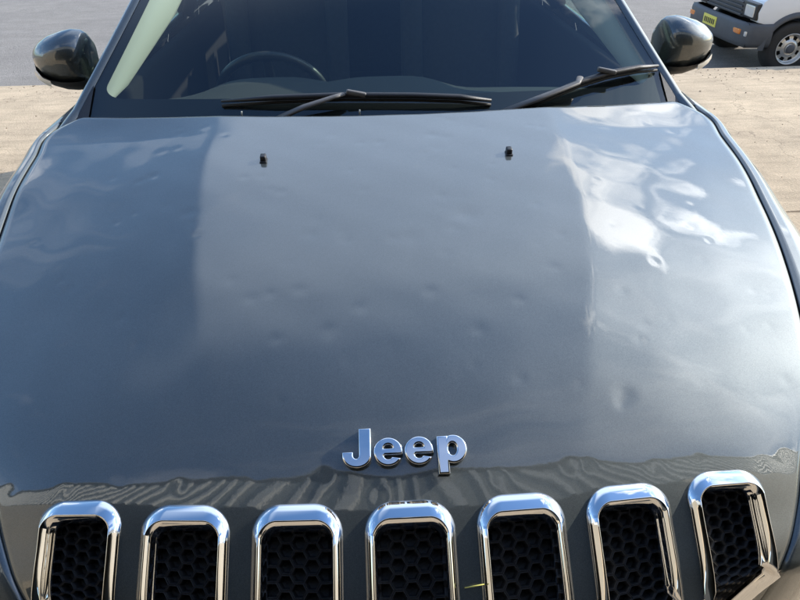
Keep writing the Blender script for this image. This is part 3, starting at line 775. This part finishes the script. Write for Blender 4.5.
# ---- roof, side glass, rear
V = []
for v in np.linspace(0, 1, 20):
    y = 2.16 + .04*0 + v*1.97; z = 1.635 + .05*math.sin(math.pi*min(1, .12+v*.72)); hw = .575 + .03*math.sin(math.pi*v) - .02*v
    for u in np.linspace(-1, 1, 25): V.append((u*hw, y - (.0 if v > 0 else 0) + (.0), z - .03*abs(u)**2.5 - .02*(v > .95)))
P_(mesh('roof', V, grid_faces(20, 25), PAINT, suv))
for sx in (-1, 1):
    for (y0, y1, nm) in ((1.50, 2.58, 'front_side_window'), (2.66, 3.35, 'rear_side_window'), (3.42, 3.98, 'quarter_window')):
        V = []
        for y in np.linspace(y0, y1, 12):
            b = side_edge(y); top_z = float(np.interp(y, [1.25, 1.50, 2.16, 2.4, 3.3, 4.1], [1.13, 1.29, 1.595, 1.62, 1.62, 1.56])); top_x = float(np.interp(y, [1.25, 1.5, 2.16, 2.3, 4.1], [.78, .70, .60, .60, .565]))
            for f_ in np.linspace(0, 1, 6): V.append((sx*(b[0]*(1-f_) + top_x*f_ + .012*math.sin(math.pi*f_)), y, (b[2]+.004)*(1-f_) + top_z*f_))
        P_(mesh(nm, V, grid_faces(12, 6), SGLASS if y0 < 2 else DGLASS, suv))
    for yb, yt in ((2.62, 2.60), (3.385, 3.36), (4.02, 3.98)):
        P_(MB().tube([(sx*.812, yb, 1.11), (sx*.70, (yb+yt)/2, 1.37), (sx*.605, yt, 1.60)], .035, 8).build('door_pillar', GAP, suv))
V = [(sx_*x, y, z) for (x, y, z) in ((.55, 4.12, 1.56), (.72, 4.36, 1.12), (.80, 4.42, .75), (.78, 4.40, .40)) for sx_ in (-1, 1)]
P_(mesh('tailgate', V, [(0, 1, 3, 2), (2, 3, 5, 4), (4, 5, 7, 6)], PAINT, suv, smooth=False))
P_(MB().box((0, 2.3, .30), (1.66, 3.9, .06), .02).build('floor_pan', GAP, suv))

# ---- cabin
mat('door_trim', (.012, .012, .013), .9, spec=.1)
V = []
for y, z0 in ((1.20, 1.045), (1.32, 1.058), (1.48, 1.052), (1.62, 1.035), (1.72, 1.005), (1.77, .95), (1.78, .72)):
    for x in np.linspace(-.76, .76, 45):
        hump = .042*math.exp(-((x-.02)/.19)**4) * math.exp(-((y-1.62)/.16)**2)
        bino = .055*math.exp(-((x+.36)/.20)**4) * math.exp(-((y-1.70)/.10)**2)
        V.append((x, y, z0 + hump + bino - .02*(abs(x)/.76)**4))
P_(mesh('dashboard', V, grid_faces(7, 45), DASH, suv))
c_ = Vector((-.375, 1.93, .93)); ax = Matrix.Rotation(R(-62), 3, 'X')
pts = [c_ + ax @ Vector((.19*math.cos(a), .19*math.sin(a), 0)) for a in np.linspace(0, 2*math.pi, 49)]
stw = P_(MB().tube(pts, .016, 10, 1.0, caps=False).build('steering_wheel', mat('leather_wheel', (.03, .03, .03), .35), suv))
mb = MB().tube([c_ + ax @ Vector((0, 0, .01)), c_ + ax @ Vector((0, 0, -.06))], [.07, .05], 20)
for a in (.15, math.pi-.15, -math.pi/2): mb.tube([c_ + ax @ Vector((.05*math.cos(a), .05*math.sin(a), 0)), c_ + ax @ Vector((.185*math.cos(a), .185*math.sin(a), 0))], [.022, .014], 8, .5)
sub(mb.build('steering_hub', DASH), stw)
for sx in (-1, 1):
    seat = P_(MB().box((sx*.37, 2.28, .62), (.50, .52, .16), .05, seg=3).build('front_seat', SEAT, suv))
    mb = MB().box((sx*.37, 2.60, .98), (.48, .13, .66), .06, Matrix.Rotation(R(-14), 3, 'X'), seg=3)
    for s2 in (-1, 1): mb.box((sx*.37+s2*.21, 2.55, .98), (.09, .14, .52), .04, Matrix.Rotation(R(-14), 3, 'X'), seg=3)
    sub(mb.build('backrest', SEAT), seat)
    sub(MB().box((sx*.37, 2.69, 1.39), (.26, .10, .17), .045, Matrix.Rotation(R(-8), 3, 'X'), seg=3).build('headrest', SEAT), seat)
P_(MB().box((0, 3.45, .98), (1.30, .16, .66), .06, Matrix.Rotation(R(-16), 3, 'X'), seg=3).build('rear_bench', SEAT, suv))
P_(MB().box((0, 4.0, .85), (1.4, .05, .8)).build('cargo_screen', GAP, suv))
for sx in (-1, 1):
    P_(MB().box((sx*.775, 2.35, .80), (.05, 1.6, .56), .02).build('door_card', MATS['door_trim'], suv))
mb = MB().box((0, 1.72, 1.40), (.24, .03, .07), .014, Matrix.Rotation(R(20), 3, 'X'), seg=3)
P_(mb.build('rear_view_mirror', BLACK, suv))

# ---- door mirrors
def mirror(sx):
    # superellipse cross-sections from inner end to outer tip; X outward, flat glass face to the rear
    secs = [  # x, yc, zc, half depth, half height top, half height bottom
        (.842, 1.575, 1.168, .030, .040, .060), (.850, 1.57, 1.170, .058, .062, .078), (.862, 1.565, 1.172, .072, .071, .085), (.885, 1.562, 1.173, .080, .074, .086), (.915, 1.562, 1.172, .082, .070, .082),
        (.950, 1.568, 1.170, .078, .062, .072), (.980, 1.578, 1.168, .068, .050, .058), (1.003, 1.590, 1.167, .052, .034, .040), (1.016, 1.602, 1.167, .034, .018, .022), (1.021, 1.610, 1.167, .012, .006, .008)]
    V = []; n = 40
    for (x, yc, zc, d, ht, hb) in secs:
        for k in range(n):
            th = 2*math.pi*k/n; cy, sz = math.cos(th), math.sin(th)
            cy = math.copysign(abs(cy)**.72, cy); sz = math.copysign(abs(sz)**.72, sz)
            if cy < 0:      # flat lower front face, shoulder line, rounded top
                q = sz - .12
                pr = math.sqrt(max(0, 1-(q/.88)**2)) if q > 0 else max(0, 1-(abs(q)/1.12)**5)**.5 * (1+.20*q)
                yy = yc - d*max(pr, 0)
            else: yy = yc + .035*cy
            V.append((sx*x, yy, zc + (ht if sz > 0 else hb)*sz))
    F = grid_faces(len(secs), n, True) + [tuple(range(n)), tuple(range((len(secs)-1)*n, len(secs)*n))]
    m = P_(mesh('door_mirror', V, F, PAINT, suv, fix=True)); m.data.set_sharp_from_angle(angle=R(50))
    # black lower shell
    V = []
    for (x, yc, zc, d, ht, hb) in secs[1:-1]:
        for k in range(11):
            th = R(198 + 144*k/10); cy, sz = math.cos(th), math.sin(th)
            cy = math.copysign(abs(cy)**.72, cy); sz = math.copysign(abs(sz)**.72, sz)
            yy = yc + (d*cy*1.03 if cy < 0 else .035*cy*1.03)
            V.append((sx*x, yy, zc - .030*(hb/.085) + hb*.72*sz))
    sub(mesh('lower_shell', V, grid_faces(len(secs)-2, 11), BLACK), m)
    V = []
    for x, y, z in ((.945, 1.487, 1.112), (.965, 1.496, 1.117), (.985, 1.510, 1.125), (1.000, 1.527, 1.134)):
        V += [(sx*x, y-.006, z+.010), (sx*x, y-.008, z-.004), (sx*x, y+.004, z-.012)]
    sub(mesh('turn_signal', V, grid_faces(4, 3), SIGNAL), m)
    V = [(sx*x, 1.6035, z) for x, z in ((.86, 1.10), (.98, 1.125), (.995, 1.165), (.97, 1.215), (.88, 1.235), (.86, 1.22))]
    sub(mesh('mirror_glass', V, [tuple(range(6))], MIRRORG, smooth=False), m)
    sub(MB().tube([(sx*.80, 1.62, 1.09), (sx*.83, 1.60, 1.115), (sx*.87, 1.585, 1.13)], [.045, .036, .034], 12, .6).build('mirror_stalk', BLACK), m)
mirror(-1); mirror(1)
# stray straw caught on a slot surround
p, dx, dt, n = body_frame(np.array([.066, .078, .091]), np.array([.944, .943, .942]))
st = MB().tube([tuple(q) for q in p + n*np.array([[.007], [.010], [.011]])], [.0006, .001, .0008], 6).build('straw', STRAW)
st['label'] = 'yellow straw stalk caught on the fifth chrome slot'; st['category'] = 'straw'
# ================================================================== WHITE PICKUP ACROSS THE LIP
ute = empty('white_pickup', (4.74, 7.18, -.44), 'white pickup with grey bumper and silver steel wheels parked on the road', 'pickup')
# local axes: x from the nose backwards, y from the near side to the far side, z up; front axle at x = 0
ute.scale = (.92, .95, .92)
W = 1.62; HR = .315
def U_(o): return o
def ubox(name, c, s, m, bevel=.01, parent=ute, smooth=True, angle=40): return MB().box(c, s, bevel).build(name, m, parent, smooth, angle)
def prism(name, side, y0, y1, m, parent=ute, bevel=.015):
    """side outline (x,z) extruded across the body"""
    n = len(side); V = [(x, y0, z) for x, z in side] + [(x, y1, z) for x, z in side]
    F = [tuple(range(n)), tuple(range(2*n-1, n-1, -1))] + [(i, (i+1) % n, n+(i+1) % n, n+i) for i in range(n)]
    mb = MB().raw(V, F); bmesh.ops.recalc_face_normals(mb.bm, faces=mb.bm.faces)
    if bevel: bmesh.ops.bevel(mb.bm, geom=mb.bm.edges[:], offset=bevel, segments=2, affect='EDGES', profile=.6)
    return mb.build(name, m, parent, True, 35)
def arc_pts(cx, cz, r, a0, a1, n=14): return [(cx + r*math.cos(R(a0+(a1-a0)*i/(n-1))), cz + r*math.sin(R(a0+(a1-a0)*i/(n-1)))) for i in range(n)]
AR = .385
# front wings: white above, arch cut out
side = [(-.50, .63), (-.52, .74), (-.48, .86), (-.42, .905), (.10, .955), (.78, .985), (.78, .40), (.40, .40)] + arc_pts(0, HR, AR+.03, 12, 139, 16) 
for y0, y1 in ((.0, .20), (W-.20, W)): prism('front_wing', side, y0, y1, WHITE)
# bonnet
V = []; xsb = np.linspace(-.50, .72, 14); ysb = np.linspace(.03, W-.03, 17)
for x in xsb:
    for y in ysb:
        f_ = (y-W/2)/(W/2); V.append((x + .05*f_*f_*(x < 0), y, .90 + .06*(x+.5)/1.2 + .045*(1-f_**4) - .10*max(0, (-.40-x)/.10)**2))
mesh('bonnet', V, grid_faces(14, 17), WHITE, ute)
# grey wrap-round bumper
V = []
zb = [(.335, .05), (.345, .01), (.40, -.012), (.50, -.016), (.585, -.012), (.615, .005), (.62, .06)]
path = [(-.30, -.015), (-.42, -.012), (-.52, .0), (-.585, .04), (-.62, .12), (-.645, .35), (-.655, W/2), (-.645, W-.35), (-.62, W-.12), (-.585, W-.04), (-.52, W), (-.42, W+.012), (-.30, W+.015)]
for i, (x, y) in enumerate(path):
    a = Vector(path[max(i-1, 0)]); b = Vector(path[min(i+1, len(path)-1)]); tdir = (b-a).normalized(); nrm = Vector((-tdir.y, tdir.x))
    if nrm.dot(Vector((x-.2, y-W/2))) < 0: nrm = -nrm
    for z, ins in zb: V.append((x - nrm.x*ins, y - nrm.y*ins, z))
bp_ = mesh('front_bumper', V, grid_faces(len(path), len(zb)), GREYPL, ute)
mesh('bumper_filler', [(-.58, .03, .34), (-.58, W-.03, .34), (-.58, W-.03, .62), (-.58, .03, .62), (-.30, .03, .34), (-.30, W-.03, .34)], [(0, 1, 2, 3), (0, 4, 5, 1)], GAP, ute, smooth=False)
# grille and lamps
ubox('grille_panel', (-.50, W/2, .74), (.06, .96, .20), GREYPL, .012)
for k in range(4): ubox('grille_bar', (-.54, W/2, .67+.046*k), (.03, .92, .020), GREYPL, .006)
for y in (.17, W-.17):
    s = 1 if y < W/2 else -1
    h = ubox('headlamp', (-.500, y+.005*s, .745), (.10, .33, .19), BLACK, .03)
    l = ubox('lamp_lens', (-.540, y-.02*s, .745), (.045, .21, .13), CLEARL, .014, h)
    i = ubox('indicator', (-.605, y+.02*s, .515), (.09, .17, .06), AMBER, .012)
    ubox('fog_lamp', (-.575, y-.115*s, .500), (.07, .06, .06), CLEARL, .012, i)
pl = ubox('number_plate', (-.668, .86, .515), (.012, .36, .125), YPLATE, .003)
for k in range(6): ubox('plate_mark', (-.6755, .86-.125+.05*k, .512), (.003, .028, .062), INK, 0, pl)
# wheels
def steel_wheel(x, y, s):
    w = MB().lathe([(.175, -.085), (.26, -.10), (.30, -.09), (HR, -.07), (HR, .07), (.30, .09), (.26, .10), (.19, .095), (.175, .085)], 48, 'Y', (0, 0, 0))
    wheel = w.build('wheel', RUBBER, ute); wheel.location = (x, y + .10*s, HR)
    # pressed steel disc with eight holes, outer face towards -s
    n = 64; V = []; F = []
    rings = [(.178, -.082), (.186, -.092), (.178, -.096), (.168, -.085), (.160, -.045), (.150, -.040), (.108, -.052), (.085, -.070), (.060, -.072), (.052, -.060), (.050, -.085), (.034, -.092), (.0, -.092)]
    for r_, h_ in rings:
        for k in range(n):
            th = 2*math.pi*k/n; V.append((r_*math.cos(th), s*h_, r_*math.sin(th)))
    for i in range(len(rings)-1):
        for k in range(n):
            if i == 5 and (k % 8) in (2, 3, 4, 5): continue
            F.append((i*n+k, i*n+(k+1) % n, (i+1)*n+(k+1) % n, (i+1)*n+k))
    rim = mesh('rim', V, F, STEEL, wheel)
    d = MB().lathe([(.172, -.02*s), (.0, -.02*s)], 32, 'Y'); d.build('brake_disc', GAP, wheel)
    cpp = MB().lathe([(.052, -.080*s), (.050, -.094*s), (.030, -.100*s), (0, -.100*s)], 24, 'Y'); cpp.build('hub_cap', GREYPL, wheel)
for x in (0, 2.72):
    steel_wheel(x, -.0, 1); steel_wheel(x, W, -1)
# arch flares
for x0 in (0, 2.72):
    for y, s in ((0, -1), (W, 1)):
        V = []
        for th in np.linspace(R(-8), R(180), 36):
            for rr, yy in ((.365, -.06), (.365, .022), (.375, .030), (.405, .026), (.43, .004)):
                V.append((x0 + rr*math.cos(th), y + s*yy, HR + rr*math.sin(th)))
        mesh('arch_flare', V, grid_faces(36, 5), GREYPL, ute)
# cab
side = [(.78, .40), (.78, .985), (.90, 1.0), (1.40, 1.46), (2.02, 1.48), (2.12, 1.0), (2.12, .40)]
low = [(.78, .40), (.78, .985), (2.12, 1.0), (2.12, .40)]
prism('cab_body', low, .0, W, WHITE)
ubox('roof', (1.72, W/2, 1.475), (.68, W-.30, .05), WHITE, .02)
for y, s in ((.06, 1), (W-.06, -1)):
    for a, b in (((.88, y, .99), (1.40, y+.10*s, 1.47)), ((2.08, y, .99), (2.03, y+.10*s, 1.47))):
        MB().tube([a, b], .028, 8).build('cab_pillar', WHITE, ute)
    mesh('side_window', [(.93, y, 1.0), (2.06, y, 1.0), (2.02, y+.10*s, 1.455), (1.42, y+.10*s, 1.455)], [(0, 1, 2, 3)], DGLASS, ute, smooth=False)
    m = ubox('door_mirror', (.98, y-.16*s, 1.08), (.06, .17, .13), BLACK, .02); 
    ubox('door_handle', (1.92, y-.075*s, .86), (.12, .025, .025), BLACK, .006)
mesh('windscreen', [(.88, .08, 1.0), (.88, W-.08, 1.0), (1.39, W-.17, 1.46), (1.39, .17, 1.46)], [(0, 1, 2, 3)], DGLASS, ute, smooth=False)
mesh('rear_window', [(2.09, .08, 1.0), (2.09, W-.08, 1.0), (2.05, W-.17, 1.46), (2.05, .17, 1.46)], [(0, 1, 2, 3)], DGLASS, ute, smooth=False)
# tray
ubox('tray_floor', (3.05, W/2, .66), (1.80, W, .06), GREYPL, .01)
for y in (.015, W-.015): ubox('tray_side', (3.05, y, .82), (1.80, .03, .34), WHITE, .008)
for x in (2.165, 3.94): ubox('tray_end', (x, W/2, .82), (.03, W-.06, .34), WHITE, .008)
ubox('chassis', (1.7, W/2, .42), (4.3, .9, .12), GAP, .02)
